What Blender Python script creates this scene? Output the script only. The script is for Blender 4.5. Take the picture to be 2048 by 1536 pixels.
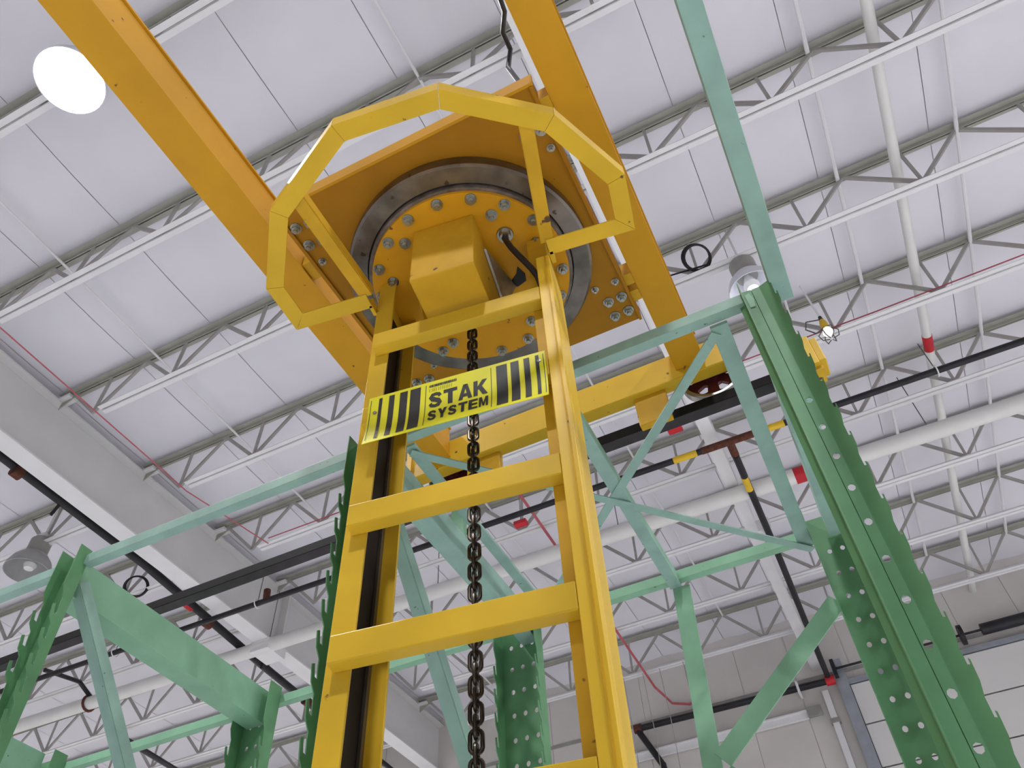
import bpy, math, random
from mathutils import Vector, Matrix
random.seed(7)
S = bpy.context.scene
for o in list(bpy.data.objects): bpy.data.objects.remove(o, do_unlink=True)
COL = S.collection
EYE = 1.6                                   # eye height above the floor; all lengths below are metres from the eye

# ------------------------------------------------------------------ camera
cd = bpy.data.cameras.new('camera'); cam = bpy.data.objects.new('camera', cd); COL.objects.link(cam)
cd.sensor_width = 36.0; cd.lens = 1606.45/2048*36.0; cd.clip_start = 0.02; cd.clip_end = 300
Rc = Matrix(((0.89809142, 0.43763566, -0.04366724), (0.35800955, -0.66977409, 0.6505627), (0.25546225, -0.59989807, -0.75819611)))
cam.matrix_world = Matrix.Translation((0, 0, EYE)) @ Rc.transposed().to_4x4()
S.camera = cam

# ------------------------------------------------------------------ light and exposure
w = bpy.data.worlds.new('world'); S.world = w; w.use_nodes = True
bg = w.node_tree.nodes['Background']; bg.inputs[0].default_value = (0.93, 0.95, 1.0, 1); bg.inputs[1].default_value = 0.16
S.view_settings.view_transform = 'Standard'; S.view_settings.look = 'None'
S.view_settings.gamma = 1.0; S.view_settings.use_curve_mapping = False
S.view_settings.exposure = -2.15
LAMP_W = 1150.0

# ------------------------------------------------------------------ materials
def mat(name, col, rough=0.5, metal=0.0, var=0.12, scale=6.0, bump=0.0, spot=None, spot_amt=0.0, spot_scale=40.0, streak=None, spec=0.4):
    m = bpy.data.materials.new(name); m.use_nodes = True; nt = m.node_tree; N = nt.nodes; L = nt.links
    b = N['Principled BSDF']; b.inputs['Roughness'].default_value = rough; b.inputs['Metallic'].default_value = metal
    b.inputs['Specular IOR Level'].default_value = spec
    tc = N.new('ShaderNodeTexCoord'); src = tc.outputs['Object']
    if streak:
        mp = N.new('ShaderNodeMapping'); mp.inputs['Scale'].default_value = streak; L.new(src, mp.inputs[0]); src = mp.outputs[0]
    n1 = N.new('ShaderNodeTexNoise'); n1.inputs['Scale'].default_value = scale; n1.inputs['Detail'].default_value = 5; L.new(src, n1.inputs['Vector'])
    r = N.new('ShaderNodeValToRGB'); r.color_ramp.elements[0].position = 0.3; r.color_ramp.elements[1].position = 0.7
    r.color_ramp.elements[0].color = [c*(1-var) for c in col]+[1]; r.color_ramp.elements[1].color = [min(1, c*(1+var)) for c in col]+[1]
    L.new(n1.outputs['Fac'], r.inputs[0]); out = r.outputs[0]
    if spot:
        n2 = N.new('ShaderNodeTexNoise'); n2.inputs['Scale'].default_value = spot_scale; n2.inputs['Detail'].default_value = 3; L.new(src, n2.inputs['Vector'])
        r2 = N.new('ShaderNodeValToRGB'); r2.color_ramp.elements[0].position = 1-spot_amt; r2.color_ramp.elements[1].position = min(1, 1-spot_amt+0.04)
        r2.color_ramp.elements[0].color = (0, 0, 0, 1); r2.color_ramp.elements[1].color = (1, 1, 1, 1); L.new(n2.outputs['Fac'], r2.inputs[0])
        mx = N.new('ShaderNodeMixRGB'); mx.inputs['Color2'].default_value = list(spot)+[1]; L.new(r2.outputs[0], mx.inputs['Fac']); L.new(out, mx.inputs['Color1']); out = mx.outputs[0]
    L.new(out, b.inputs['Base Color'])
    if bump:
        bp = N.new('ShaderNodeBump'); bp.inputs['Strength'].default_value = bump; bp.inputs['Distance'].default_value = 0.01
        L.new(n1.outputs['Fac'], bp.inputs['Height']); L.new(bp.outputs[0], b.inputs['Normal'])
    return m
def emit(name, col, st):
    m = bpy.data.materials.new(name); m.use_nodes = True; b = m.node_tree.nodes['Principled BSDF']
    b.inputs['Base Color'].default_value = list(col)+[1]; b.inputs['Emission Color'].default_value = list(col)+[1]; b.inputs['Emission Strength'].default_value = st
    return m
M = {}
M['yellow'] = mat('yellow_paint', (0.64, 0.41, 0.028), 0.42, var=0.10, scale=5, spot=(0.16, 0.09, 0.03), spot_amt=0.285, spot_scale=30, spec=0.2)
M['yellow_worn'] = mat('yellow_paint_worn', (0.60, 0.345, 0.02), 0.5, var=0.16, scale=7, spot=(0.10, 0.06, 0.03), spot_amt=0.31, spot_scale=22, spec=0.2)
M['yellow_girder'] = mat('orange_yellow_girder_paint', (0.58, 0.295, 0.014), 0.45, var=0.08, scale=5, spot=(0.14, 0.07, 0.02), spot_amt=0.285, spot_scale=30, spec=0.2)
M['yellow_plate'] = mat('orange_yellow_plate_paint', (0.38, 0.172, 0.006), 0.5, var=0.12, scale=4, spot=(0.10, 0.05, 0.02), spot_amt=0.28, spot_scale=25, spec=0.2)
M['yellow_disc'] = mat('orange_yellow_disc_paint', (0.62, 0.30, 0.010), 0.45, var=0.10, scale=6, spot=(0.12, 0.06, 0.02), spot_amt=0.29, spot_scale=25, spec=0.2)
M['yellow_duct'] = mat('yellow_paint_duct', (0.78, 0.50, 0.03), 0.38, var=0.06, scale=4)
M['track'] = mat('greasy_track', (0.014, 0.009, 0.007), 0.6, 0.1, var=0.4, scale=9, streak=(1, 1, 0.15), spec=0.15)
M['track_edge'] = mat('worn_track_edge', (0.22, 0.21, 0.20), 0.35, 0.8, var=0.25, scale=9, streak=(1, 1, 0.15))
M['green'] = mat('green_paint', (0.20, 0.40, 0.26), 0.5, var=0.10, scale=10, spot=(0.05, 0.09, 0.06), spot_amt=0.27, spot_scale=60)
M['teal'] = mat('weathered_green_paint', (0.25, 0.405, 0.345), 0.55, var=0.12, scale=12, spot=(0.09, 0.14, 0.11), spot_amt=0.29, spot_scale=55)
M['green_post'] = mat('green_post_paint', (0.098, 0.255, 0.118), 0.5, var=0.10, scale=14)
M['race'] = mat('bearing_steel', (0.185, 0.165, 0.145), 0.30, 0.9, var=0.3, scale=14, spot=(0.09, 0.07, 0.06), spot_amt=0.33, spot_scale=30)
M['race_dark'] = mat('oily_gap', (0.015, 0.013, 0.012), 0.4, 0.3)
M['race_in'] = mat('oily_race', (0.20, 0.17, 0.15), 0.45, 0.7, var=0.4, scale=30)
M['zinc'] = mat('zinc_bolt', (0.36, 0.37, 0.34), 0.25, 0.95, var=0.1)
M['bare'] = mat('bare_steel', (0.42, 0.41, 0.38), 0.4, 0.8, var=0.3, scale=20)
M['chain'] = mat('oiled_chain', (0.075, 0.062, 0.05), 0.32, 0.85, var=0.3, scale=60)
M['rail'] = mat('rail_steel', (0.045, 0.038, 0.042), 0.6, 0.3, var=0.25, scale=12)
M['railside'] = mat('black_rail_side', (0.008, 0.007, 0.007), 0.7, var=0.3, scale=15, spec=0.15)
M['wheel'] = mat('maroon_wheel', (0.085, 0.012, 0.015), 0.4, 0.2, var=0.3, scale=25)
M['tread'] = mat('wheel_tread', (0.35, 0.34, 0.33), 0.3, 0.9)
M['rubber'] = mat('black_rubber', (0.012, 0.012, 0.014), 0.45)
M['signy'] = mat('sign_yellow', (0.72, 0.68, 0.012), 0.4, var=0.04, scale=8)
M['signk'] = mat('sign_black', (0.012, 0.014, 0.016), 0.4)
M['deck'] = mat('white_deck_facing', (0.84, 0.83, 0.89), 0.7, var=0.03, scale=1.3, bump=0.25)
M['seam'] = mat('deck_seam_tape', (0.80, 0.80, 0.80), 0.7)
M['white'] = mat('white_steel_paint', (0.84, 0.84, 0.85), 0.55, var=0.03, scale=3)
M['chord'] = mat('grey_chord_paint', (0.40, 0.40, 0.345), 0.6, var=0.08, scale=4)
M['webbar'] = mat('grey_web_paint', (0.40, 0.38, 0.36), 0.6, var=0.1, scale=4)
M['girder'] = mat('pale_grey_girder_paint', (0.74, 0.74, 0.73), 0.6, var=0.04, scale=2)
M['pipew'] = mat('white_pipe_paint', (0.80, 0.80, 0.77), 0.45, var=0.04, scale=3)
M['pipek'] = mat('black_pipe', (0.022, 0.022, 0.026), 0.5, 0.2, var=0.3, scale=6)
M['rust'] = mat('rusty_fitting', (0.11, 0.035, 0.02), 0.7, 0.2, var=0.4, scale=20)
M['red'] = mat('red_marker', (0.55, 0.02, 0.03), 0.5)
M['redline'] = mat('red_hose', (0.52, 0.12, 0.14), 0.5, var=0.1)
M['band'] = mat('yellow_band', (0.80, 0.52, 0.03), 0.5)
M['grey'] = mat('grey_cast', (0.36, 0.36, 0.33), 0.5, 0.4, var=0.15)
M['dome'] = mat('lamp_reflector', (0.80, 0.81, 0.88), 0.35, 0.1, var=0.03)
M['domegrey'] = mat('lamp_reflector_dusty', (0.42, 0.42, 0.42), 0.5, 0.2, var=0.1)
M['bulb'] = emit('lit_bulb', (1.0, 0.98, 0.9), 60)
M['bulbsmall'] = emit('small_lit_bulb', (1.0, 0.98, 0.95), 5)
M['bulboff'] = mat('unlit_bulb', (0.80, 0.80, 0.80), 0.3)
M['wire'] = mat('thin_wire', (0.12, 0.11, 0.11), 0.5, 0.4)
M['wall'] = mat('beige_wall_panel', (0.72, 0.685, 0.65), 0.75, var=0.06, scale=1.5)
M['wallbounce'] = mat('pale_bounce_wall', (0.72, 0.70, 0.68), 0.75, var=0.04, scale=1.5)
M['wallseam'] = mat('wall_joint', (0.34, 0.33, 0.31), 0.8)
M['door'] = mat('white_door_panel', (0.82, 0.81, 0.79), 0.5, var=0.03, scale=1.0)
M['doorframe'] = mat('galvanised_track', (0.42, 0.45, 0.50), 0.45, 0.6, var=0.1)
M['floor'] = mat('concrete_floor', (0.58, 0.58, 0.60), 0.6, var=0.1, scale=0.6)

# ------------------------------------------------------------------ mesh helpers (coordinates: metres from the eye)
LOC = {}
class MB:
    def __init__(s, tf=None): s.v = []; s.f = []; s.tf = tf
    def add(s, vs, fs):
        b = len(s.v); s.v += [s.tf(*p) if s.tf else tuple(p) for p in vs]; s.f += [tuple(i+b for i in f) for f in fs]; return s
    def box(s, x0, x1, y0, y1, z0, z1):
        return s.add([(x0,y0,z0),(x1,y0,z0),(x1,y1,z0),(x0,y1,z0),(x0,y0,z1),(x1,y0,z1),(x1,y1,z1),(x0,y1,z1)],
                     [(0,3,2,1),(4,5,6,7),(0,1,5,4),(1,2,6,5),(2,3,7,6),(3,0,4,7)])
    def prism(s, pts, z0, z1):                       # plan polygon, counter-clockwise
        n = len(pts)
        return s.add([(x,y,z0) for x,y in pts]+[(x,y,z1) for x,y in pts],
                     [tuple(range(n))[::-1], tuple(range(n,2*n))]+[(i,(i+1)%n,n+(i+1)%n,n+i) for i in range(n)])
    def slab(s, pts, d):                             # polygon of 3-D points pushed along d
        n = len(pts); d = Vector(d)
        return s.add([tuple(p) for p in pts]+[tuple(Vector(p)+d) for p in pts],
                     [tuple(range(n))[::-1], tuple(range(n,2*n))]+[(i,(i+1)%n,n+(i+1)%n,n+i) for i in range(n)])
    def bar(s, a, b, wd, ht, up=(0,0,1)):            # rectangular bar centred on a-b
        a = Vector(a); b = Vector(b); t = (b-a).normalized(); sd = t.cross(Vector(up))
        if sd.length < 1e-5: sd = t.cross(Vector((1,0,0)))
        sd.normalize(); u = sd.cross(t).normalized(); sd *= wd/2; u *= ht/2
        q = [p+i*sd+j*u for p in (a,b) for i,j in ((-1,-1),(1,-1),(1,1),(-1,1))]
        return s.add([tuple(p) for p in q], [(0,1,2,3),(7,6,5,4),(0,4,5,1),(1,5,6,2),(2,6,7,3),(3,7,4,0)])
    def tube(s, path, r, n=10, closed=False):
        P = [Vector(p) for p in path]; m = len(P); rings = []
        u = None
        for i, p in enumerate(P):
            t = (P[(i+1)%m]-P[i-1]) if closed or 0 < i < m-1 else (P[1]-P[0] if i == 0 else P[-1]-P[-2])
            t.normalize()
            if u is None: u = t.orthogonal().normalized()
            u = (u-t*u.dot(t)).normalized(); v = t.cross(u)
            rings.append([tuple(p+r*(math.cos(2*math.pi*k/n)*u+math.sin(2*math.pi*k/n)*v)) for k in range(n)])
        fs = []; mm = m if closed else m-1
        for i in range(mm):
            a = i*n; b = ((i+1)%m)*n
            fs += [(a+k, a+(k+1)%n, b+(k+1)%n, b+k) for k in range(n)]
        if not closed: fs += [tuple(range(n))[::-1], tuple(range((m-1)*n, m*n))]
        return s.add([p for r_ in rings for p in r_], fs)
    def lathe(s, prof, c, n=64, axis='z', close=True):
        cx, cy, cz = c; vs = []; m = len(prof)
        for k in range(n):
            a = 2*math.pi*k/n; ca, sa = math.cos(a), math.sin(a)
            for r, h in prof:
                vs.append((cx+r*ca, cy+r*sa, cz+h) if axis == 'z' else ((cx+r*ca, cy+h, cz+r*sa) if axis == 'y' else (cx+h, cy+r*ca, cz+r*sa)))
        fs = []
        for k in range(n):
            a = k*m; b = ((k+1)%n)*m
            for i in range(m if close else m-1):
                j = (i+1)%m; fs.append((a+i, b+i, b+j, a+j))
        return s.add(vs, fs)
    def perf(s, x0, x1, z0, z1, cols, rows, r, y, t, rz=None):   # perforated plate facing -y, one hole per cell
        rz = rz or r; xe = [x0]+[(cols[i]+cols[i+1])/2 for i in range(len(cols)-1)]+[x1]
        ze = [z0]+[(rows[i]+rows[i+1])/2 for i in range(len(rows)-1)]+[z1]
        for i, cx in enumerate(cols):
            for j, cz in enumerate(rows):
                q = [(xe[i],ze[j]),(xe[i+1],ze[j]),(xe[i+1],ze[j+1]),(xe[i],ze[j+1])]
                mid = [((q[k][0]+q[(k+1)%4][0])/2, (q[k][1]+q[(k+1)%4][1])/2) for k in range(4)]
                o8 = [q[0],mid[0],q[1],mid[1],q[2],mid[2],q[3],mid[3]]
                h8 = [(cx+r*math.cos(math.radians(225+45*k)), cz+rz*math.sin(math.radians(225+45*k))) for k in range(8)]
                vs = [(x,y,z) for x,z in o8]+[(x,y,z) for x,z in h8]+[(x,y+t,z) for x,z in o8]+[(x,y+t,z) for x,z in h8]
                fs = []
                for k in range(8):
                    l = (k+1)%8
                    fs += [(k,l,8+l,8+k),(16+l,16+k,24+k,24+l),(8+k,8+l,24+l,24+k)]
                s.add(vs, fs)
        return s
    def build(s, name, m, parent=None, smooth=False, bev=0.0, label=None, kind=None):
        base = LOC.get(parent, Vector((0,0,0))) if parent else Vector((0,0,0))
        me = bpy.data.meshes.new(name)
        me.from_pydata([(x-base.x, y-base.y, z+EYE-base.z) for x,y,z in s.v], [], s.f); me.update()
        me.materials.append(M[m] if isinstance(m, str) else m)
        if smooth:
            me.polygons.foreach_set('use_smooth', [True]*len(me.polygons))
            try: me.set_sharp_from_angle(angle=math.radians(35))
            except Exception: pass
        o = bpy.data.objects.new(name, me); COL.objects.link(o)
        if parent: o.parent = parent; LOC[o] = base
        if bev:
            b = o.modifiers.new('bevel', 'BEVEL'); b.width = bev; b.segments = 2; b.limit_method = 'ANGLE'
        if label: o['label'] = label
        if kind: o['kind'] = kind
        return o
def tag(o, label=None, cat=None, group=None, kind=None):
    if label: o['label'] = label
    if cat: o['category'] = cat
    if group: o['group'] = group
    if kind: o['kind'] = kind
    return o
def thing(name, loc, label, cat, group=None):
    o = bpy.data.objects.new(name, None); COL.objects.link(o); o.location = (loc[0], loc[1], loc[2]+EYE); o.empty_display_size = 0.05
    LOC[o] = o.location.copy(); return tag(o, label, cat, group)
def put(proto, parent, pos, rot=None):               # a copy of a part that shares its mesh
    c = proto.copy(); COL.objects.link(c); c.parent = parent; b = LOC[parent]
    c.location = (pos[0]-b.x, pos[1]-b.y, pos[2]+EYE-b.z); LOC[c] = b
    if rot: c.rotation_euler = rot
    return c
def proto(name, mb, m, smooth=False):                # mesh modelled about its own origin, not linked
    me = bpy.data.meshes.new(name); me.from_pydata(mb.v, [], mb.f); me.materials.append(M[m])
    if smooth:
        me.polygons.foreach_set('use_smooth', [True]*len(me.polygons))
        try: me.set_sharp_from_angle(angle=math.radians(40))
        except Exception: pass
    return bpy.data.objects.new(name, me)
def copy_tree(o, parent=None):
    c = o.copy(); COL.objects.link(c); c.parent = parent
    LOC[c] = LOC.get(o, Vector((0,0,0)))
    for ch in list(o.children): copy_tree(ch, c)
    return c

# ================================================================== the hall
ZD, ZT, ZB = 8.06, 8.0, 7.30              # deck, top chord and bottom chord above the eye
PITCH, J0 = 1.512, 0.80
YW = 13.85
tag(MB().box(-24, 16, -14, YW+0.3, -EYE-0.1, -EYE).build('floor', 'floor'), kind='structure')

def make_ceiling():
    root = MB().box(-24, 16, -14, YW+0.3, ZD+0.036, ZD+0.1).build('ceiling', 'seam'); tag(root, kind='structure')
    ys = []; y = J0-PITCH*7
    while y < YW:
        ys += [y, y+PITCH*0.12, y+PITCH*0.3, y+PITCH*0.5, y+PITCH*0.7, y+PITCH*0.88]; y += PITCH
    ys = [t for t in ys if t < YW-0.01]+[YW]
    def sag(t):
        f = ((t-J0)/PITCH) % 1.0
        return -0.035*math.sin(math.pi*f)**0.8 if 0 < f < 1 else 0.0
    W = 1.19; x = -23.4
    while x < 15:
        mb = MB(); n = 7; vs = []; g = 0.004
        for t in ys:
            for i in range(n):
                u = i/(n-1); vs.append((x+g+(W-2*g)*u, t, ZD+0.02+sag(t)*(0.5+0.5*math.sin(math.pi*u))+0.012*(2*u-1)**6))
        fs = [(r*n+i, (r+1)*n+i, (r+1)*n+i+1, r*n+i+1) for r in range(len(ys)-1) for i in range(n-1)]
        mb.add(vs, fs); mb.build('deck_panel', 'deck', root, smooth=True); x += W
make_ceiling()

# back wall, door and what hangs on it
wb = MB().box(-24, 16, YW, YW+0.25, -EYE, ZD+0.1).build('wall_back', 'wall'); tag(wb, kind='structure')
def wall_panels():
    me = None
    for i in range(20):
        x = -12.0+i*0.92
        MB().box(x+0.005, x+0.915, YW-0.012, YW+0.01, 5.0, 7.9).build('wall_panel', 'wall', wb)
    MB().box(-12, 6.5, YW-0.03, YW-0.012, 6.86, 6.92).build('wall_rail', 'wallseam', wb)
wall_panels()
tag(MB().box(14.5, 14.8, -14, YW+0.3, -EYE, ZD+0.1).build('bounce_wall_right', 'wallbounce'), kind='structure')  # unseen stand-in wall, added mainly to bounce light from the right
tag(MB().box(-24, 14.8, -14.3, -14, -EYE, ZD+0.1).build('bounce_wall_front', 'wallbounce'), kind='structure')  # likewise an unseen stand-in, bounces light from behind the camera
tag(MB().box(-24.3, -24, -14, YW+0.3, -EYE, ZD+0.1).build('wall_left', 'wall'), kind='structure')

def make_door():
    d = thing('door_1', (2.2, YW-0.1, -EYE), None, None); tag(d, kind='structure')
    z = 6.60
    for i in range(12):
        MB().box(-0.15, 4.6, YW-0.10, YW-0.05, z-0.668, z-0.012).build('door_panel', 'door', d, bev=0.008); z -= 0.68
    MB().box(-0.34, -0.16, YW-0.16, YW-0.06, -EYE, 7.05).build('door_track', 'doorframe', d)
    MB().box(-0.20, 4.7, YW-0.13, YW-0.05, 6.60, 6.68).build('lintel_angle', 'doorframe', d)
    hg = MB().prism([(-0.07,0),(0.07,0),(0.03,0.0),(0,0.0)], 0, 0)
    for x in (1.55, 3.3):
        for zz in (5.92, 5.24):
            MB().slab([(x-0.07,YW-0.10,zz+0.02),(x+0.07,YW-0.10,zz+0.02),(x,YW-0.10,zz+0.24)], (0,-0.02,0)).build('hinge_plate', 'doorframe', d)
make_door()
def make_operator():
    t = thing('door_spring_shaft', (2.4, YW-0.2, 6.8), 'black torsion spring drum above the white sectional door', 'door hardware')
    MB().lathe([(0.09,0),(0.09,1.9),(0.0,1.9),(0.0,0)], (2.05, YW-0.22, 6.86), 16, 'x').build('spring', 'pipek', t, smooth=True)
    MB().lathe([(0.16,0),(0.16,0.06),(0.0,0.06),(0.0,0)], (1.72, YW-0.22, 6.86), 20, 'x').build('cable_drum', 'rubber', t, smooth=True)
    MB().tube([(-0.27,YW-0.22,6.86),(4.6,YW-0.22,6.86)], 0.02, 8).build('shaft', 'pipek', t)
    MB().box(-0.33,-0.27,YW-0.3,YW-0.04,6.72,7.0).build('bearing_plate', 'pipek', t)
make_operator()
def wall_items():
    t = thing('wall_pipe', (-2.1, YW-0.2, 6.7), 'black pipe running along the back wall with an elbow at its left end', 'pipe')
    MB().tube([(-0.45,YW-0.2,6.70),(-3.80,YW-0.2,6.74)], 0.055, 10).build('pipe', 'pipek', t, smooth=True)
    MB().lathe([(0.075,-0.07),(0.075,0.07),(0,0.07),(0,-0.07)], (-3.83,YW-0.2,6.74), 12, 'x').build('elbow', 'rust', t, smooth=True)
    MB().tube([(-3.84,YW-0.2,6.72),(-3.50,YW-0.2,6.03)], 0.055, 10).build('drop_pipe', 'pipek', t, smooth=True)
    MB().tube([(-3.50,YW-0.2,6.05),(-3.42,YW-0.2,5.2)], 0.055, 10).build('drop_pipe', 'pipek', t, smooth=True)
    MB().lathe([(0.08,-0.1),(0.08,0.05),(0,0.05),(0,-0.1)], (-0.40,YW-0.2,6.70), 12, 'x').build('red_coupling', 'red', t, smooth=True)
    MB().box(-0.98,-0.94,YW-0.27,YW-0.02,6.60,6.80).build('pipe_clip', 'white', t)
    t = thing('wall_channel', (-2.4, YW-0.06, 6.3), 'pale steel channel fixed flat across the back wall below the black pipe', 'channel')
    mb = MB().box(-4.6,-0.72,YW-0.09,YW-0.03,6.24,6.36); mb.build('web', 'white', t)
    MB().box(-4.6,-0.72,YW-0.14,YW-0.09,6.34,6.36).build('flange', 'white', t); MB().box(-0.95,-0.72,YW-0.16,YW-0.09,6.22,6.38).build('end_bracket', 'grey', t)
    t = thing('wall_conduit', (-0.57, YW-0.08, 6.0), 'upright pale conduit on the back wall left of the white door', 'conduit')
    MB().box(-0.62,-0.52,YW-0.12,YW-0.03,-EYE,6.60).build('conduit', 'white', t); MB().box(-0.645,-0.495,YW-0.14,YW-0.02,6.05,6.12).build('strap', 'grey', t)
wall_items()

# ------------------------------------------------------------------ roof joists
ORD = ['nearest overhead','second from overhead','third from overhead','fourth from overhead','fifth from overhead','sixth from overhead','seventh from overhead','eighth from overhead','last before the back wall']
def joist_proto(x0, x1, n0, name, endl):
    r = thing(name, ((x0+x1)/2, 0, ZB), 'x', 'roof joist', 'open-web roof joists')
    for sy in (-1, 1):
        mb = MB().box(x0, x1, sy*0.012 if sy > 0 else -0.075, 0.075 if sy > 0 else -0.012, ZT+0.0, ZT+0.008); mb.box(x0, x1, 0.012*sy-0.004, 0.012*sy+0.004, ZT-0.05, ZT)
        mb.build('top_chord', 'chord', r)
        mb = MB().box(endl, x1, 0.012 if sy > 0 else -0.065, 0.065 if sy > 0 else -0.012, ZB-0.008, ZB); mb.box(endl, x1, 0.012*sy-0.004, 0.012*sy+0.004, ZB, ZB+0.05)
        mb.build('bottom_chord', 'white', r)
    k = n0
    bx = 2.40+1.19*k
    proto_d = {}
    def web(a, b, wd, m):
        MB().bar(a, b, wd, 0.03, up=(0,1,0)).build('web_bar', m, r)
    while bx < x1-0.3:
        if bx-0.595 > x0: web((bx,0,ZB+0.03),(bx-0.595,0,ZT-0.03),0.045,'webbar')
        web((bx,0,ZB+0.03),(bx+0.02,0,ZT-0.03),0.03,'webbar')
        if bx+0.595 < x1: web((bx,0,ZB+0.03),(bx+0.595,0,ZT-0.03),0.04,'webbar')
        bx += 1.19
    MB().box(x0-0.02, x0+0.2, -0.07, 0.07, ZT-0.09, ZT-0.05).build('seat', 'white', r)
    MB().slab([(x0+0.02,-0.005,ZT-0.05),(x0+0.30,-0.005,ZT-0.05),(x0+0.02,-0.005,ZT-0.22)], (0,0.01,0)).build('seat_gusset', 'chord', r)
    return r
jr = joist_proto(-7.93, 7.2, -8, 'roof_joist', -6.98)
first = True
for k in range(-2, 9):
    o = jr if first else copy_tree(jr); first = False
    o.location.y = J0+PITCH*k
    lab = {-2: 'white open-web roof joist behind the camera', -1: 'white open-web roof joist at the very top edge of the picture'}.get(k)
    o['label'] = lab or ('white open-web roof joist right of the plate girder, '+ORD[k])
jl = joist_proto(-16.2, -8.15, -15, 'roof_joist', -15.2)
first = True
for k in range(1, 9):
    o = jl if first else copy_tree(jl); first = False
    o.location.y = J0+PITCH*k
    o['label'] = 'white open-web roof joist left of the plate girder, '+ORD[k]

# bridging rods along the roof
rod_x = [(-6.35, ZT-0.06, 0.016, 'far left'), (-4.05, ZT-0.06, 0.016, 'second from left'), (-1.75, ZT-0.06, 0.016, 'middle'), (0.85, ZT-0.06, 0.016, 'second from right'), (1.75, ZT-0.06, 0.022, 'beside the white ceiling pipe'), (3.0, ZT-0.06, 0.022, 'far right')]
for x, z, r, nm in rod_x:
    o = MB().tube([(x,-6,z),(x,YW-0.9,z)], r, 8).build('bridging_rod', 'white'); tag(o, 'thin white bridging rod under the roof deck, '+nm+' one', 'rod', 'bridging rods')

# plate girder and the lesser beam
g = thing('roof_girder', (-8.03, 4, 7.0), 'deep pale grey plate girder carrying the joists on the left', 'girder')
MB().box(-8.045,-8.015,-12,YW,7.0,7.97).build('web', 'girder', g); MB().box(-8.17,-7.90,-12,YW,6.975,7.0).build('bottom_flange', 'white', g)
MB().box(-8.17,-7.90,-12,YW,7.90,7.925).build('top_flange', 'girder', g)
for y in (8.65,): 
    MB().box(-8.015,-7.88,y-0.012,y+0.012,7.0,7.9).build('stiffener', 'pipew', g); MB().box(-8.2,-7.86,y-0.3,y+0.12,6.80,6.975).build('bearing_box', 'white', g, bev=0.005)
b = thing('ceiling_beam', (-0.6, 4, 7.0), 'narrow white steel beam running front to back under the joists', 'beam')
MB().box(-0.66,-0.50,-4,YW,7.02,7.04).build('bottom_flange', 'white', b); MB().box(-0.59,-0.57,-4,YW,7.04,7.26).build('web', 'girder', b); MB().box(-0.66,-0.50,-4,YW,7.26,7.28).build('top_flange', 'white', b)

# ------------------------------------------------------------------ pipes and cables under the roof
def pipe(name, pts, r, m, label, cat='pipe', n=14):
    c = Vector(pts[0]).lerp(Vector(pts[-1]), 0.5); t = thing(name, c, label, cat)
    MB().tube(pts, r, n).build('tube', m, t, smooth=True); return t
def sleeve(t, a, b, r, name, m, n=14):
    return MB().tube([a, b], r, n).build(name, m, t, smooth=True)
def hanger(t, x, y, z, ztop):
    MB().tube([(x,y,z+0.04),(x,y,ztop)], 0.006, 6).build('hanger_rod', 'wire', t)
    MB().tube([(x,y+0.07*math.cos(a*math.pi/6),z+0.07*math.sin(a*math.pi/6)) for a in range(12)], 0.008, 6, closed=True).build('hanger_loop', 'white', t)
def yk(x): return 7.41+0.011*(x+4)
t = pipe('sprinkler_main', [(-13,yk(-13),6.8),(-4,yk(-4),6.8),(5,yk(5),6.8)], 0.04, 'pipek', 'long black sprinkler pipe crossing the roof with yellow bands')
for x0, x1 in ((-1.08,-0.78),(0.03,0.30)): sleeve(t, (x0,yk(x0),6.8), (x1,yk(x1),6.8), 0.043, 'yellow_band', 'band')
sleeve(t, (-0.72,yk(-.7),6.8), (-0.05,yk(0),6.8), 0.046, 'rusty_tee', 'rust')
sleeve(t, (-0.37,yk(-.4),6.8), (-0.37,yk(-.4)+0.25,6.8), 0.05, 'tee_branch', 'rust')
for x in (-7.3,-4.95,2.05,-9.9): hanger(t, x, yk(x), 6.8, 7.3)
for x in (-9.3,-7.15): sleeve(t, (x,yk(x),6.8), (x-0.02,yk(x),6.98), 0.05, 'outlet', 'rust')
t = pipe('branch_pipe', [(-0.37,7.72,6.8),(-0.38,9.9,6.8),(-0.44,YW-0.2,6.75)], 0.045, 'pipek', 'black branch pipe running back beside the white beam')
sleeve(t, (-0.375,8.15,6.8), (-0.377,8.42,6.8), 0.048, 'yellow_band', 'band')
for y in (9.4,12.4): MB().box(-0.50,-0.32,y-0.03,y+0.03,6.84,7.02).build('pipe_bracket', 'white', t)
def yw(x): return 8.53+0.016*(x+3)
t = pipe('roof_drain_pipe', [(-14,yw(-14),6.9),(-3,yw(-3),6.9),(5,yw(5),6.9)], 0.105, 'pipew', 'fat white pipe crossing under the roof behind the black sprinkler pipe', n=20)
for x, nm in ((-9.45,'end'),(0.33,'mid')):
    sleeve(t, (x-0.13,yw(x),6.9), (x+0.13,yw(x),6.9), 0.108, 'red_label', 'red', 20)
MB().tube([(-11.5,yw(-11.5)+0.125*math.cos(a*math.pi/8),6.9+0.125*math.sin(a*math.pi/8)) for a in range(16)], 0.02, 8, closed=True).build('pipe_clamp', 'rust', t)
MB().tube([(-11.5,yw(-11.5),7.0),(-11.45,yw(-11.5)-0.35,7.1),(-11.4,7.35,6.95)], 0.035, 8).build('riser', 'pipek', t, smooth=True)
for x in (-7.95,-5,-2.2,1.9): hanger(t, x, yw(x), 6.93, 7.95)
t = pipe('ceiling_pipe', [(2.27,-2,7.65),(2.27,14.0,7.65)], 0.055, 'pipew', 'white round pipe running front to back close under the roof deck at right')
sleeve(t, (2.27,13.9,7.65),(2.27,14.0,7.65), 0.062, 'end_cap', 'rust')
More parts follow.
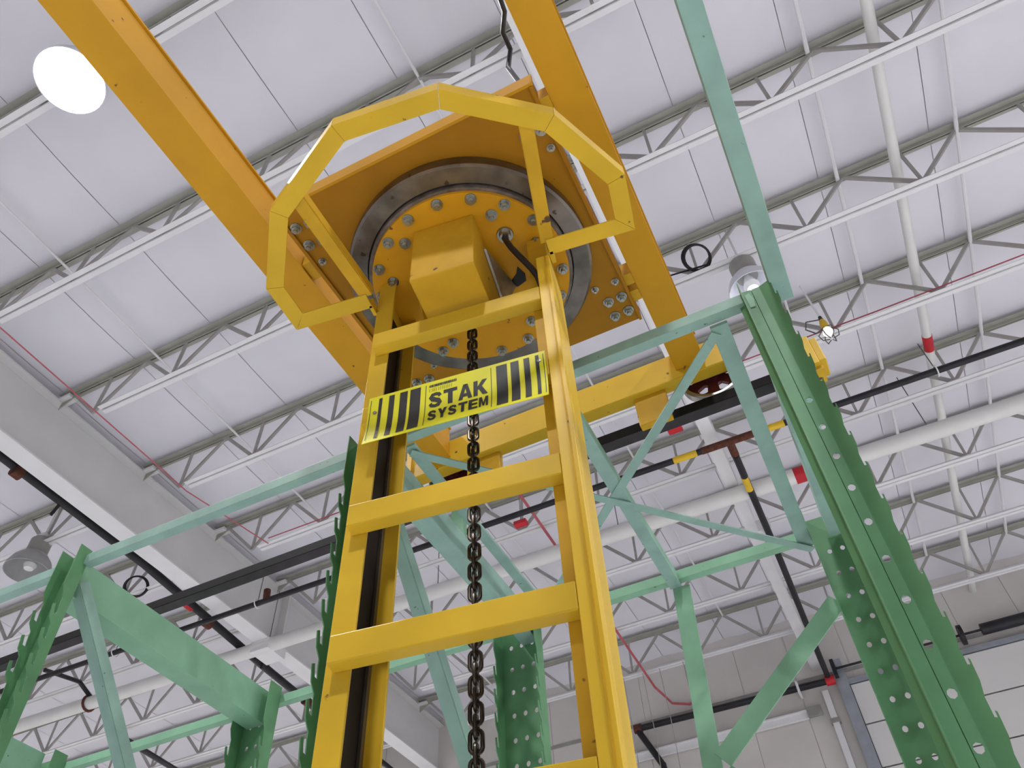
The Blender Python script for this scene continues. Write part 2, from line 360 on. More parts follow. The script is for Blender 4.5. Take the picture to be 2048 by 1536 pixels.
sleeve(t, (2.27,7.75,7.65),(2.27,8.0,7.65), 0.06, 'red_label', 'red')
t = pipe('sprinkler_branch', [(-8.42,1.0,7.15),(-8.42,6.2,7.13),(-8.55,9.0,7.05),(-8.62,YW-0.3,6.9)], 0.06, 'pipek', 'black pipe running alongside the plate girder')
for y in (3.95,7.6,10.2): sleeve(t, (-8.42-0.02*(y-4),y,7.14-0.015*y),(-8.42-0.02*(y-4),y+0.12,7.14-0.015*y), 0.078, 'coupling', 'rust')
for y in (4.7,9.0,11.0): sleeve(t, (-8.44,y,7.1),(-8.52,y,6.95), 0.022, 'sprinkler_head', 'pipek', 8)
sleeve(t, (-8.5,7.0,7.1),(-8.5,7.3,7.09), 0.066, 'red_label', 'red')
t = pipe('rear_left_pipe', [(-12.2,9.5,7.1),(-12.25,YW-0.3,7.0)], 0.05, 'pipek', 'short black pipe beyond the green rack at lower left')
def cable(name, pts, r, m, label, cat='cable'):
    return tag(MB().tube(pts, r, 6).build(name, m, smooth=True), label, cat)
cable('red_air_line', [(-6.93,-2,7.22),(-6.93,3.7,7.17),(-6.95,5.33,7.18),(-6.79,6.8,7.28)], 0.008, 'redline', 'thin red line strung beside the plate girder')
cable('red_hose', [(-6.79,6.78,7.36),(-5,6.80,7.36),(-2,6.78,7.36),(0.2,6.80,7.36),(1.7,6.82,7.37),(3.4,6.79,7.36),(6,6.8,7.36)], 0.009, 'redline', 'red line lying along the bottom chord of the fifth joist')
cable('red_drop_hose', [(-3.2,7.1,7.24),(-3.23,8.8,7.24),(-3.26,11.3,7.24),(-3.3,13.3,7.22),(-3.15,YW-0.1,7.08),(-2.85,YW-0.1,6.98),(-2.5,YW-0.1,7.02)], 0.022, 'redline', 'red hose sagging from the joists to the back wall')
def tag_label(pos, label):
    x, y, z = pos; t = thing('pipe_marker', pos, label, 'marker', 'red pipe markers')
    MB().box(x-0.09,x+0.09,y-0.05,y+0.05,z-0.03,z+0.03).build('plate', 'red', t, bev=0.006)
    MB().tube([(x,y,z+0.03),(x,y,ZD+0.03)], 0.005, 6).build('hanger_wire', 'wire', t); return t
tag_label((-3.35, 7.85, 7.02), 'small red marker above the black sprinkler pipe behind the chain')
tag_label((-0.92, 7.15, 7.02), 'small red marker hanging beside the narrow white beam')
tag_label((-5.6, 7.1, 7.1), 'small red marker near the roof left of the yellow mast')
def coil(name, c, r, label, nrm):
    t = thing(name, c, label, 'cable coil'); c = Vector(c); u = Vector(nrm).orthogonal().normalized(); v = Vector(nrm).normalized().cross(u)
    for i in range(3):
        q = [tuple(c+(r*(1-0.07*i))*(math.cos(a*math.pi/12)*u+math.sin(a*math.pi/12)*v*(0.9+0.05*i))+Vector(nrm)*0.015*i) for a in range(24)]
        MB().tube(q, 0.013, 6, closed=True).build('loop', 'rubber', t, smooth=True)
    MB().tube([tuple(c-u*r), (c.x-0.5, c.y+0.05, c.z-0.02), (c.x-0.9, c.y, ZB+0.03)], 0.01, 6).build('tail', 'rubber', t, smooth=True)
coil('cable_coil', (0.06,5.22,7.46), 0.16, 'black cable coil tied to a joist beside the unlit lamp dome', (0.25,-0.6,-0.75))
coil('cable_coil', (-9.1,6.7,7.3), 0.17, 'dark cable coil hanging at left beyond the green corner post', (0.7,-0.5,-0.3))

# ------------------------------------------------------------------ high-bay lamps
def lamp(pos, label, lit=True, dome='dome', power=LAMP_W, r=0.29, tilt=None):
    x, y, z = pos; t = thing('high_bay_lamp', (x,y,z), label, 'lamp', 'high-bay lamps')
    MB().lathe([(r,0),(r*0.97,0.06),(r*0.85,0.16),(r*0.62,0.25),(r*0.38,0.30),(r*0.36,0.30),(r*0.60,0.24),(r*0.82,0.155),(r*0.94,0.06),(r*0.97,0)], pos, 32).build('dome', dome, t, smooth=True)
    MB().lathe([(0.13,0.28),(0.14,0.32),(0.14,0.50),(0.11,0.54),(0,0.54),(0,0.28)], pos, 20).build('ballast_housing', 'grey', t, smooth=True)
    MB().box(x-0.09,x+0.09,y-0.07,y+0.07,z+0.54,z+0.60).build('mounting_box', 'white', t); MB().tube([(x,y,z+0.5),(x,y,ZD+0.03)], 0.012, 6).build('stem', 'white', t)
    MB().lathe([(0.0,0.04),(0.06,0.05),(0.085,0.11),(0.06,0.19),(0.035,0.28),(0,0.29)] if not lit else [(0.0,0.02),(r*0.93,0.02),(r*0.93,0.03),(0.0,0.03)], pos, 24, close=False).build('bulb', 'bulb' if lit else 'bulboff', t, smooth=True)
    if lit:
        ld = bpy.data.lights.new('lamp_light', 'AREA'); ld.shape = 'DISK'; ld.size = 2*r; ld.energy = power; ld.color = (0.99, 0.985, 1.0); ld.spread = math.radians(125)
        lo = bpy.data.objects.new('lamp_light', ld); COL.objects.link(lo); lo.parent = t; lo.location = (0,0,-0.01)
    return t
lamp((-4.16,0.72,6.95), 'blazing lit high-bay lamp at upper left beside the yellow girder')
dl = lamp((0.47,5.42,6.78), 'dim white dome lamp above the right green post', lit=False, r=0.26)
pl_ = bpy.data.lights.new('lamp_light', 'POINT'); pl_.energy = 5; pl_.shadow_soft_size = 0.05; po = bpy.data.objects.new('lamp_light', pl_); COL.objects.link(po); po.parent = dl; po.location = (0,0,0.0)
lamp((-9.55,5.33,6.85), 'dusty grey dome lamp at far left above the green beam', lit=False, dome='domegrey', r=0.30)
OUT = [(4.6,-0.3),(5.9,4.6),(0.55,-3.74),(-9.5,-3.74),(10.5,5.33),(5.9,9.87),(-14.4,12.9),(-14.4,0.8),(10.5,12.6),(-9.5,13.3),(-19.4,5.33)]  # lamps added out of view, spread to balance the light in the hall
for i,(x,y) in enumerate(OUT):
    lamp((x,y,6.95), 'lit high-bay lamp added out of view to light the hall')
def work_lamp():
    c = (1.10,6.62,7.06); t = thing('hook_lamp', c, 'small lit lamp with brass socket and wire guard hanging from a joist', 'lamp')
    x, y, z = c
    MB().lathe([(0,-0.0),(0.035,0.01),(0.06,0.045),(0.05,0.085),(0.03,0.12),(0,0.12)], c, 20, close=False).build('bulb', 'bulbsmall', t, smooth=True)
    MB().lathe([(0.04,0.11),(0.045,0.20),(0.03,0.27),(0,0.27),(0,0.11)], c, 16).build('brass_socket', 'band', t, smooth=True)
    MB().lathe([(0.03,0.25),(0.02,0.34),(0,0.34),(0,0.25)], c, 12).build('cord_grip', 'rubber', t, smooth=True)
    MB().tube([(x,y,z+0.33),(x-0.02,y,ZD+0.03)], 0.012, 6).build('stem', 'white', t)
    for a in range(6):
        ca, sa = math.cos(a*math.pi/3), math.sin(a*math.pi/3)
        MB().tube([(x+0.04*ca,y+0.04*sa,z+0.12),(x+0.11*ca,y+0.11*sa,z+0.04),(x+0.09*ca,y+0.09*sa,z-0.05),(x+0.02*ca,y+0.02*sa,z-0.07)], 0.006, 6).build('guard_wire', 'wire', t)
    MB().tube([(x-0.02,y,z+0.30),(x-0.16,y,z+0.34),(x-0.20,y,z+0.22),(x-0.12,y,z+0.10),(x-0.04,y,z+0.13)], 0.008, 6).build('cord_loop', 'wire', t, smooth=True)
work_lamp()

# ================================================================== the crane runway and bridge
ry0, ry1, rz0, rz1 = 1.885, 1.928, 1.895, 1.935
r = thing('runway_rail', (-1.5,1.9,rz0), 'black square crane rail running across behind the mast', 'rail')
MB().box(-6.5,0.235,ry0,ry1,rz0,rz1).build('rail_bar', 'rail', r, bev=0.002)
MB().box(-6.5,0.234,ry0-0.0015,ry0,rz0+0.003,rz1-0.001).build('side_strip', 'railside', r)  # thin black strip over the rail's near face, darker than the bar
def end_stop():
    t = thing('rail_end_stop', (0.26,1.9,1.935), 'yellow end stop block on the rail right of the green post', 'end stop')
    MB().box(0.19,0.245,1.86,1.955,1.885,2.02).build('body', 'yellow', t, bev=0.003); MB().box(0.245,0.268,1.87,1.945,1.90,2.01).build('bumper_plate', 'yellow', t, bev=0.003)
    MB().box(0.185,0.25,1.875,1.935,1.87,1.885).build('clamp', 'yellow_worn', t)
end_stop()

br = thing('crane_bridge', (-0.6,1.85,1.94), 'yellow crane bridge of two box girders on a wheeled end truck', 'crane')
ZG = 2.05
def girder(x0, x1):
    g = MB().box(x0,x1,-2.6,1.83,ZG,ZG+0.007).build('girder', 'yellow_girder', br, bev=0.001)
    MB().box(x0+0.006,x1-0.006,-2.6,1.828,ZG+0.007,ZG+0.143).build('girder_web', 'yellow_girder', g); MB().box(x0,x1,-2.6,1.83,ZG+0.143,ZG+0.150).build('top_plate', 'yellow_girder', g)
girder(-1.152,-1.040); girder(-0.178,-0.078)
MB().box(-1.21,0.0,1.83,1.88,2.012,2.137).build('end_truck', 'yellow', br, bev=0.004)
MB().box(-1.225,-1.205,1.825,1.885,1.985,2.15).build('end_plate', 'yellow', br); MB().box(-0.01,0.012,1.825,1.885,1.985,2.15).build('end_plate', 'yellow', br)
for x0, x1 in ((-0.345,-0.235),(-0.985,-0.855)):
    MB().box(x0,x1,1.852,1.880,1.884,2.012).build('guide_leg', 'yellow_worn', br, bev=0.003)
def wheel(x):
    c = (x,1.906,rz1+0.107); R = 0.107
    w_ = MB(); n = 48; hs = [(x+0.064*math.cos(a*math.pi/3+0.925), c[2]+0.064*math.sin(a*math.pi/3+0.925)) for a in range(6)]
    # disc with six holes: six sectors, each a ring of quads round its hole
    for a in range(6):
        A0 = a*math.pi/3+0.925-math.pi/6; hc = hs[a]
        out = []
        for k in range(7): out.append((0.096, A0+k*math.pi/18))
        for k in range(7): out.append((0.028, A0+math.pi/3-k*math.pi/18))
        pts = [(x+rr*math.cos(t_), c[2]+rr*math.sin(t_)) for rr, t_ in out]
        hp = []
        for p in pts:
            d = Vector((p[0]-hc[0], p[1]-hc[1])).normalized(); hp.append((hc[0]+0.020*d.x, hc[1]+0.020*d.y))
        m_ = len(pts); vs = [(p[0],c[1]-0.007,p[1]) for p in pts]+[(p[0],c[1]-0.007,p[1]) for p in hp]+[(p[0],c[1]+0.007,p[1]) for p in pts]+[(p[0],c[1]+0.007,p[1]) for p in hp]
        fs = []
        for i in range(m_):
            j = (i+1)%m_; fs += [(i,j,m_+j,m_+i),(2*m_+j,2*m_+i,3*m_+i,3*m_+j),(m_+i,m_+j,3*m_+j,3*m_+i)]
        w_.add(vs, fs)
    o = w_.build('wheel', 'wheel', br)
    MB().lathe([(0.094,-0.018),(R-0.004,-0.018),(R,-0.014),(R,0.014),(R-0.004,0.018),(0.094,0.018)], c, 56, 'y').build('tread', 'tread', o, smooth=True)
    MB().lathe([(0.0,-0.02),(0.030,-0.02),(0.030,0.02),(0.0,0.02)], c, 24, 'y').build('hub', 'wheel', o, smooth=True)
wheel(-0.078); wheel(-1.06)

# ------------------------------------------------------------------ trolley with the fixed bearing ring
tr = thing('crane_trolley', (-0.6,1.145,2.03), 'yellow trolley plate with bearing ring hung between the two girders', 'trolley')
CX, CY = -0.592, 1.144
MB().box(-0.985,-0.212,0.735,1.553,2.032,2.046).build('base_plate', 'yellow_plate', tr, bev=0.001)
for x0, x1 in ((-0.995,-0.985),(-0.212,-0.204)): MB().box(x0,x1,0.735,1.553,2.024,2.075).build('side_lip', 'yellow_plate', tr)
MB().box(-1.0,-0.2,0.727,0.735,2.03,2.085).build('front_lip', 'yellow_girder', tr)
MB().lathe([(0.299,0.0),(0.345,0.0),(0.352,0.006),(0.354,0.020),(0.350,0.052),(0.299,0.052)], (CX,CY,1.980), 128).build('outer_race', 'race', tr, smooth=True)
for y in (0.80,1.405,1.47): MB().box(-0.204,-0.178,y-0.02,y+0.02,2.04,2.10).build('guide_block', 'yellow_worn', tr)
for y in (0.95,1.40): MB().box(-1.04,-0.995,y-0.03,y+0.03,2.06,2.12).build('guide_block', 'yellow_worn', tr)
def bolt_mesh(rw, rn, h):
    mb = MB(); mb.lathe([(0,-0.003),(rw,-0.003),(rw,0),(0,0)], (0,0,0), 20)
    mb.prism([(rn*math.cos(a*math.pi/3),rn*math.sin(a*math.pi/3)) for a in range(6)], -h, -0.003)
    mb.lathe([(0,-h-0.008),(rn*0.5,-h-0.008),(rn*0.55,-h-0.006),(rn*0.55,-h),(0,-h)], (0,0,0), 12)
    return mb
bp_big = proto('bolt', bolt_mesh(0.0165,0.0125,0.015), 'zinc'); bp_small = proto('bolt', bolt_mesh(0.0115,0.008,0.010), 'zinc')
pb = [(-0.276,0.848,1),(-0.232,0.852,1),(-0.229,0.909,0),(-0.297,0.913,0),(-0.295,1.386,0),(-0.23,1.386,0),(-0.275,1.447,1),(-0.232,1.447,1),(-0.276,1.506,1),(-0.231,1.505,1),
      (-0.969,0.799,1),(-0.968,0.86,1),(-0.925,0.80,1),(-0.925,0.862,1),(-0.966,0.923,0),(-0.895,0.93,0),(-0.959,1.452,1),(-0.915,1.456,1),(-0.959,1.51,1),(-0.915,1.51,1),(-0.872,1.413,0)]
for x, y, big in pb: put(bp_big if big else bp_small, tr, (x,y,2.032), (0,0,random.random()*3))

# ================================================================== the mast that hangs from the ring (turned 8 degrees)
TH = math.radians(8.2); ct, st = math.cos(TH), math.sin(TH)
def tm(x, y, z): return (CX+x*ct-y*st, CY+x*st+y*ct, z)
ms = thing('crane_mast', (CX,CY,-1.35), 'yellow ladder-like stacker mast hanging from the slewing ring', 'crane mast')
ZM0, ZM1 = -1.3, 1.955
def mpart(name, fn, m, parent=ms, **k):
    mb = MB(tm); fn(mb); return mb.build(name, m, parent, **k)
FY, BY = -0.077, 0.077
# left channel, open to the right
def chl(mb):
    mb.box(-0.251,-0.202,FY,FY+0.007,ZM0,ZM1); mb.box(-0.251,-0.202,BY-0.007,BY,ZM0,ZM1); mb.box(-0.251,-0.245,FY+0.007,BY-0.007,ZM0,ZM1)
lc = mpart('mast_channel', chl, 'yellow', bev=0.0012)
mpart('guide_track', lambda mb: mb.box(-0.245,-0.243,FY+0.008,BY-0.008,ZM0,ZM1-0.06), 'track', lc)
mpart('track_edge', lambda mb: mb.box(-0.2425,-0.236,BY-0.020,BY-0.007,ZM0,ZM1-0.06), 'track_edge', lc)
def chr_(mb):
    mb.box(0.188,0.240,FY,FY+0.007,ZM0,ZM1); mb.box(0.188,0.240,BY-0.007,BY,ZM0,ZM1); mb.box(0.234,0.240,FY+0.007,BY-0.007,ZM0,ZM1)
rc = mpart('mast_channel', chr_, 'yellow_worn', bev=0.0012)
mpart('guide_track', lambda mb: mb.box(0.231,0.234,FY+0.008,BY-0.008,ZM0,ZM1-0.06), 'track', rc)
cdct = mpart('cable_duct', lambda mb: (mb.box(0.2155,0.250,FY-0.034,FY-0.0005,ZM0,1.80), mb.box(0.2405,0.250,FY-0.0005,0.02,ZM0,1.80)), 'yellow_duct', bev=0.0015)
mpart('duct_seam', lambda mb: mb.box(0.238,0.2415,FY-0.0365,FY-0.034,ZM0,1.795), 'yellow_worn', cdct)
RZ = [0.793-0.29*5+0.2905*i for i in range(6)]+[1.094,1.387,1.672]
for zt in RZ:
    wdl = 0.2150
    mpart('rung', lambda mb: mb.box(-0.232,wdl,FY-0.0335,FY-0.0005,zt-0.055,zt), 'yellow', bev=0.0025)
# turntable disc, race and bolts
mpart('turntable_disc', lambda mb: mb.lathe([(0.0,0.0),(0.283,0.0),(0.284,0.002),(0.284,0.02),(0.0,0.02)], (0,0,1.955), 96, close=False), 'yellow_disc', smooth=True)
mpart('inner_race', lambda mb: mb.lathe([(0.270,0.0),(0.293,0.0),(0.295,0.004),(0.295,0.055),(0.270,0.055)], (0,0,1.966), 112), 'race_in', smooth=True)
mpart('bearing_seal', lambda mb: mb.lathe([(0.294,0.0),(0.2995,0.0),(0.2995,0.02),(0.294,0.02)], (0,0,1.996), 96), 'race_dark', smooth=True)
for k in range(18):
    a = math.radians(-71+20*k); p = tm(0.265*math.cos(a),0.265*math.sin(a),1.955); put(bp_big, ms, p, (0,0,a))
for a in (-56.7,-125.5,-17.2,56.6,124.2,-160):
    a = math.radians(a); p = tm(0.225*math.cos(a),0.225*math.sin(a),1.955); put(bp_big, ms, p, (0,0,a))
# hoist housing under the disc
hh = mpart('hoist_housing', lambda mb: mb.add([(-0.095,-0.207,1.954),(0.077,-0.207,1.954),(0.077,0.10,1.954),(-0.095,0.10,1.954),(-0.095,-0.207,1.712),(0.077,-0.207,1.712),(0.077,-0.07,1.712),(-0.095,-0.07,1.712)],
    [(3,2,1,0),(4,5,6,7),(0,1,5,4),(1,2,6,5),(2,3,7,6),(3,0,4,7)]), 'yellow_worn', bev=0.003)
mpart('gusset', lambda mb: mb.slab([(0.079,-0.125,1.90),(0.079,0.045,1.85),(0.112,0.05,1.95)], (0.006,0.002,0)), 'bare')
mpart('gusset', lambda mb: mb.slab([(-0.14,-0.10,1.954),(-0.14,0.06,1.954),(-0.14,0.00,1.78)], (0.006,0,0)), 'yellow_worn')
mpart('oil_stain_pad', lambda mb: mb.prism([(0.092,0.048),(0.113,0.030),(0.131,0.014),(0.141,-0.008),(0.155,0.022),(0.151,0.046),(0.123,0.058)], 1.9535, 1.9548), 'race_dark')
mpart('cable_gland', lambda mb: (mb.lathe([(0.012,-0.006),(0.022,-0.006),(0.024,0.0),(0.012,0.0)], (0.14,-0.119,1.954), 24), mb.lathe([(0.010,-0.022),(0.016,-0.022),(0.017,-0.006),(0.010,-0.006)], (0.14,-0.119,1.954), 20)), 'zinc', smooth=True)
mpart('mast_cable', lambda mb: mb.tube([(0.14,-0.119,1.95),(0.142,-0.122,1.915),(0.155,-0.122,1.87),(0.178,-0.112,1.82),(0.200,-0.10,1.775),(0.212,-0.095,1.74),(0.218,-0.09,1.70)], 0.0085, 10), 'rubber', smooth=True)
# ring guard: angle iron, outer leg standing up
GP = [(-0.253,-0.098),(-0.482,-0.098),(-0.494,-0.248),(-0.372,-0.450),(-0.132,-0.600),(0.132,-0.600),(0.366,-0.458),(0.490,-0.256),(0.482,-0.098),(0.253,-0.098)]
ZH, GW = 1.818, 0.045
def inner(pts, d):
    out = []
    for i, p in enumerate(pts):
        p = Vector(p)
        n = []
        if i > 0: t = (p-Vector(pts[i-1])).normalized(); n.append(Vector((-t.y, t.x)))
        if i < len(pts)-1: t = (Vector(pts[i+1])-p).normalized(); n.append(Vector((-t.y, t.x)))
        if len(n) == 1: out.append(p+n[0]*d)
        else:
            m_ = (n[0]+n[1]).normalized(); out.append(p+m_*(d/max(0.3, m_.dot(n[0]))))
    return out
gi = inner(GP, GW); gl = inner(GP, 0.004)
rg = mpart('guard_ring', lambda mb: mb.box(-0.262,-0.2515,-0.105,-0.07,ZH,ZH+0.035), 'yellow', bev=0.001)
mpart('guard_ring_lug', lambda mb: mb.box(0.2515,0.262,-0.105,-0.07,ZH,ZH+0.035), 'yellow', rg)
for i in range(len(GP)-1):
    def seg(mb, i=i):
        e = 0.0006
        a, b_, c_, d_ = Vector(GP[i]), Vector(GP[i+1]), gi[i+1], gi[i]
        t = (b_-a).normalized()*e; a = a+t; d_ = d_+t; b_ = b_-t; c_ = c_-t
        mb.prism([tuple(a),tuple(b_),tuple(c_),tuple(d_)], ZH, ZH+0.004)
        f_, g_ = gl[i+1]-t, gl[i]+t
        mb.prism([tuple(a),tuple(b_),tuple(f_),tuple(g_)], ZH+0.004, ZH+0.042)
    mpart('guard_segment', seg, 'yellow', rg)
for sx in (-1, 1):
    def strut(mb, sx=sx):
        a = (sx*0.300,-0.478); b_ = (sx*0.256,-0.135); w2 = 0.017
        mb.prism([(a[0]-w2,a[1]),(a[0]+w2,a[1]),(b_[0]+w2,b_[1]),(b_[0]-w2,b_[1])], ZH+0.004, ZH+0.008)
        xi = -sx*w2
        mb.prism([(a[0]+xi-0.002,a[1]),(a[0]+xi+0.002,a[1]),(b_[0]+xi+0.002,b_[1]),(b_[0]+xi-0.002,b_[1])], ZH+0.008, ZH+0.038)
    mpart('guard_strut', strut, 'yellow_worn', rg)
# the sign
SX0, SX1, SZ0, SZ1 = -0.2130, 0.2105, 1.250, 1.408
SY = FY-0.038
def sy_at(z):                                    # the sheet bends back above its fold
    f = (z-1.328)/0.08; return SY-0.001-(0.0 if f > 0 else 0.010*f*f)
NS = 12
def sheet(mb):
    vs = []
    for k in range(NS+1):
        z = SZ0+(SZ1-SZ0)*k/NS
        for x in (SX0,SX1):
            for dy in (0, 0.0015): vs.append((x, sy_at(z)+dy, z))
    fs = []
    for k in range(NS):
        b_ = 4*k; fs += [(b_,b_+2,b_+6,b_+4),(b_+3,b_+1,b_+5,b_+7),(b_+1,b_,b_+4,b_+5),(b_+2,b_+3,b_+7,b_+6)]
    fs += [(0,1,3,2),(4*NS,4*NS+2,4*NS+3,4*NS+1)]
    mb.add(vs, fs)
sg = mpart('sign_plate', sheet, 'signy', label='yellow and black sign reading STAK SYSTEM')
def stripe(x0, x1, z0, z1):
    x0, x1 = [-0.2130+(q+0.2265)*(0.4235/0.4405) for q in (x0, x1)]
    def fn(mb):
        n = 10; vs = []
        for k in range(n+1):
            z = z0+(z1-z0)*k/n; vs += [(x0,sy_at(z)-0.0006,z),(x1,sy_at(z)-0.0006,z)]
        mb.add(vs, [(2*k,2*k+1,2*k+3,2*k+2) for k in range(n)])
    mpart('stripe', fn, 'signk', sg)
m_ = 0.010
for x0, x1 in ((-0.2215,-0.2200),(-0.2000,-0.1915),(-0.1740,-0.1600),(-0.1460,-0.1265),(-0.1195,-0.0930),(-0.0805,-0.0790),(0.0815,0.0830),(0.0950,0.1215),(0.1300,0.1500),(0.1620,0.1760),(0.1900,0.1985),(0.2085,0.2100)):
    stripe(x0, x1, SZ0+m_, SZ1-m_)
GL = {'T': [[(0,.78),(1,.78),(1,1),(0,1)],[(.33,0),(.67,0),(.67,.78),(.33,.78)]],
      'A': [[(0,0),(.29,0),(.58,1),(.34,1)],[(.71,0),(1,0),(.66,1),(.42,1)],[(.2,.18),(.8,.18),(.74,.38),(.26,.38)]],
      'K': [[(0,0),(.30,0),(.30,1),(0,1)],[(.30,.36),(.52,.50),(.98,1),(.64,1),(.30,.60)],[(.66,0),(1.02,0),(.58,.62),(.36,.46)]],
      'Y': [[(0,1),(.34,1),(.66,.40),(.34,.40)],[(.66,1),(1,1),(.66,.40),(.34,.40)],[(.34,0),(.66,0),(.66,.42),(.34,.42)]],
      'E': [[(0,0),(.36,0),(.36,1),(0,1)],[(.36,0),(1,0),(1,.20),(.36,.20)],[(.36,.41),(.95,.41),(.95,.60),(.36,.60)],[(.36,.80),(1,.80),(1,1),(.36,1)]],
      'M': [[(0,0),(.23,0),(.23,1),(0,1)],[(.77,0),(1,0),(1,1),(.77,1)],[(.10,1),(.30,1),(.58,.06),(.42,.06)],[(.70,1),(.90,1),(.58,.06),(.42,.06)]]}
def s_strip():
    ctrl = [(.84,.70),(.76,.84),(.52,.90),(.26,.85),(.17,.71),(.28,.59),(.52,.50),(.74,.41),(.83,.28),(.73,.14),(.48,.10),(.22,.16),(.13,.31)]
    wid = [.13,.11,.10,.12,.16,.16,.14,.16,.16,.12,.10,.11,.13]; q = []
    L_, R_ = [], []
    for i,(x,y) in enumerate(ctrl):
        p, n_ = ctrl[max(0,i-1)], ctrl[min(len(ctrl)-1,i+1)]; d = Vector((n_[0]-p[0],n_[1]-p[1])).normalized(); nn = Vector((-d.y,d.x))*wid[i]
        L_.append((x+nn.x,y+nn.y)); R_.append((x-nn.x,y-nn.y))
    return [[L_[i],R_[i],R_[i+1],L_[i+1]] for i in range(len(ctrl)-1)]
GL['S'] = s_strip()
def text(body, x, z, width, height, gap):
    cw = (width-gap*(len(body)-1))/len(body)
    for i, c in enumerate(body):
        mb = MB(tm); x0 = x+i*(cw+gap)
        for pg in GL[c]:
            vs = []
            for px, pz in pg:
                zz = z+pz*height; vs.append((x0+px*cw, sy_at(zz)-0.0008, zz))
            mb.add(vs, [tuple(range(len(pg)))])
        mb.build('letter', 'signk', sg)
text('STAK', -0.0640, 1.316, 0.1385, 0.050, 0.003)
text('SYSTEM', -0.0640, 1.272, 0.1400, 0.035, 0.003)
def marks(mb):                                   # the two small lines above are worn past reading
    random.seed(3); x = -0.064
    while x < 0.002:
        wv = random.uniform(0.0015,0.004); z = 1.387; mb.add([(x,sy_at(z)-0.0008,z),(x+wv,sy_at(z)-0.0008,z),(x+wv,sy_at(z+.008)-0.0008,z+0.008),(x,sy_at(z+.008)-0.0008,z+0.008)], [(0,1,2,3)]); x += wv+random.uniform(0.0004,0.0012)
    x = -0.063
    while x < -0.010:
        z = 1.371; mb.add([(x,sy_at(z)-0.0008,z),(x+0.0008,sy_at(z)-0.0008,z),(x+0.0008,sy_at(z+.012)-0.0008,z+0.012),(x,sy_at(z+.012)-0.0008,z+0.012)], [(0,1,2,3)]); x += random.uniform(0.003,0.006)
mpart('small_print', marks, 'signk', sg)
for x, z in ((-0.1950,1.352),(0.1955,1.375)):
    mpart('sign_screw', lambda mb: mb.lathe([(0,0),(0.005,0),(0.0045,-0.0025),(0,-0.003)], (x,sy_at(z)-0.0005,z), 12, 'y', close=False), 'zinc', sg, smooth=True)

# hoist chain
ch = thing('hoist_chain', tm(0.0,0.0,-0.1), 'dark oily steel hoist chain hanging down the middle of the mast', 'chain')
def link_mesh():
    P = 0.0238; rw = 0.0039; hw = 0.0104; hs = P/2+rw-hw*0.55; pts = []
    for k in range(9): a = math.pi*k/8; pts.append((hw*math.cos(a),0,hs+hw*0.9*math.sin(a)))
    for k in range(9): a = math.pi+math.pi*k/8; pts.append((hw*math.cos(a),0,-hs+hw*0.9*math.sin(a)))
    return MB().tube(pts, rw, 8, closed=True)
lk = proto('chain_link', link_mesh(), 'chain', smooth=True)
z = 1.945; i = 0
while z > -0.1:
    put(lk, ch, tm(0.0,0.0,z), (0,0,TH+(0.12 if i % 2 == 0 else math.pi/2+0.12))); z -= 0.0238; i += 1

# power cable coming down to the trolley
tag(MB().tube([(-0.22,0.42,2.75),(-0.235,0.55,2.72),(-0.236,0.64,2.64),(-0.240,0.70,2.60),(-0.272,0.752,2.60),(-0.272,0.805,2.59),(-0.295,0.83,2.52),(-0.268,0.82,2.36),(-0.245,0.80,2.20),(-0.235,0.79,2.05)], 0.008, 10).build('power_cable', 'rubber', smooth=True), 'kinked black power cable hanging down to the trolley plate', 'cable')

# ================================================================== the green storage rack
rk = thing('storage_rack', (-1.1,1.95,-EYE), 'green steel storage rack of toothed posts, beams and diagonal braces', 'rack')
PT = 0.0875
def toothed(mb, x0, x1, yf, yb, z0, z1, amp=0.016):   # plate in the y-z plane, hooked front edge at yf
    pts = [(yb, z0)]; z = z0; e = [(yf+amp, z0)]
    while z < z1-0.24:
        e += [(yf+amp, z+0.008),(yf, z+0.030),(yf-0.006, z+0.072),(yf+0.003, z+0.077),(yf+0.009, z+0.046),(yf+amp+0.004, z+0.044),(yf+amp, z+0.080)]; z += PT
    e += [(yf+amp,z+0.02),(yf, z+0.06),(yf, z1)]
    ring = [(yb,z1),(yb,z0)]+e
    n = len(ring); vs = [(x0,y,z_) for y,z_ in ring]+[(x1,y,z_) for y,z_ in ring]
    mb.add(vs, [tuple(range(n)), tuple(range(n,2*n))[::-1]]+[(i,n+i,n+(i+1)%n,(i+1)%n) for i in range(n)])
def post(x0, wd, yf, yb, ztop, cols, holes=0.008, m='green_post'):
    rows = []; z = 1.637
    while z > -1.5: rows.append(z); z -= PT
    rows.reverse()
    mb = MB(); mb.perf(x0, x0+wd, -EYE, ztop, cols, rows, holes, yb-0.003, 0.003, holes*1.25)
    p = mb.build('post', m, rk)
    for xa in (x0-0.003, x0+wd):
        mb = MB(); toothed(mb, xa, xa+0.003, yf, yb, -EYE+0.003, ztop); mb.build('toothed_flange', m, p)
    return p
for c in (0.111,-1.083,-2.280,-3.475):
    post(c-0.08, 0.16, 2.395, 2.47, 1.78, [c-0.043,c,c+0.043])
for x0 in (-2.280,-1.125): post(x0, 0.08, 1.357, 1.405, 1.775, [x0+0.04])
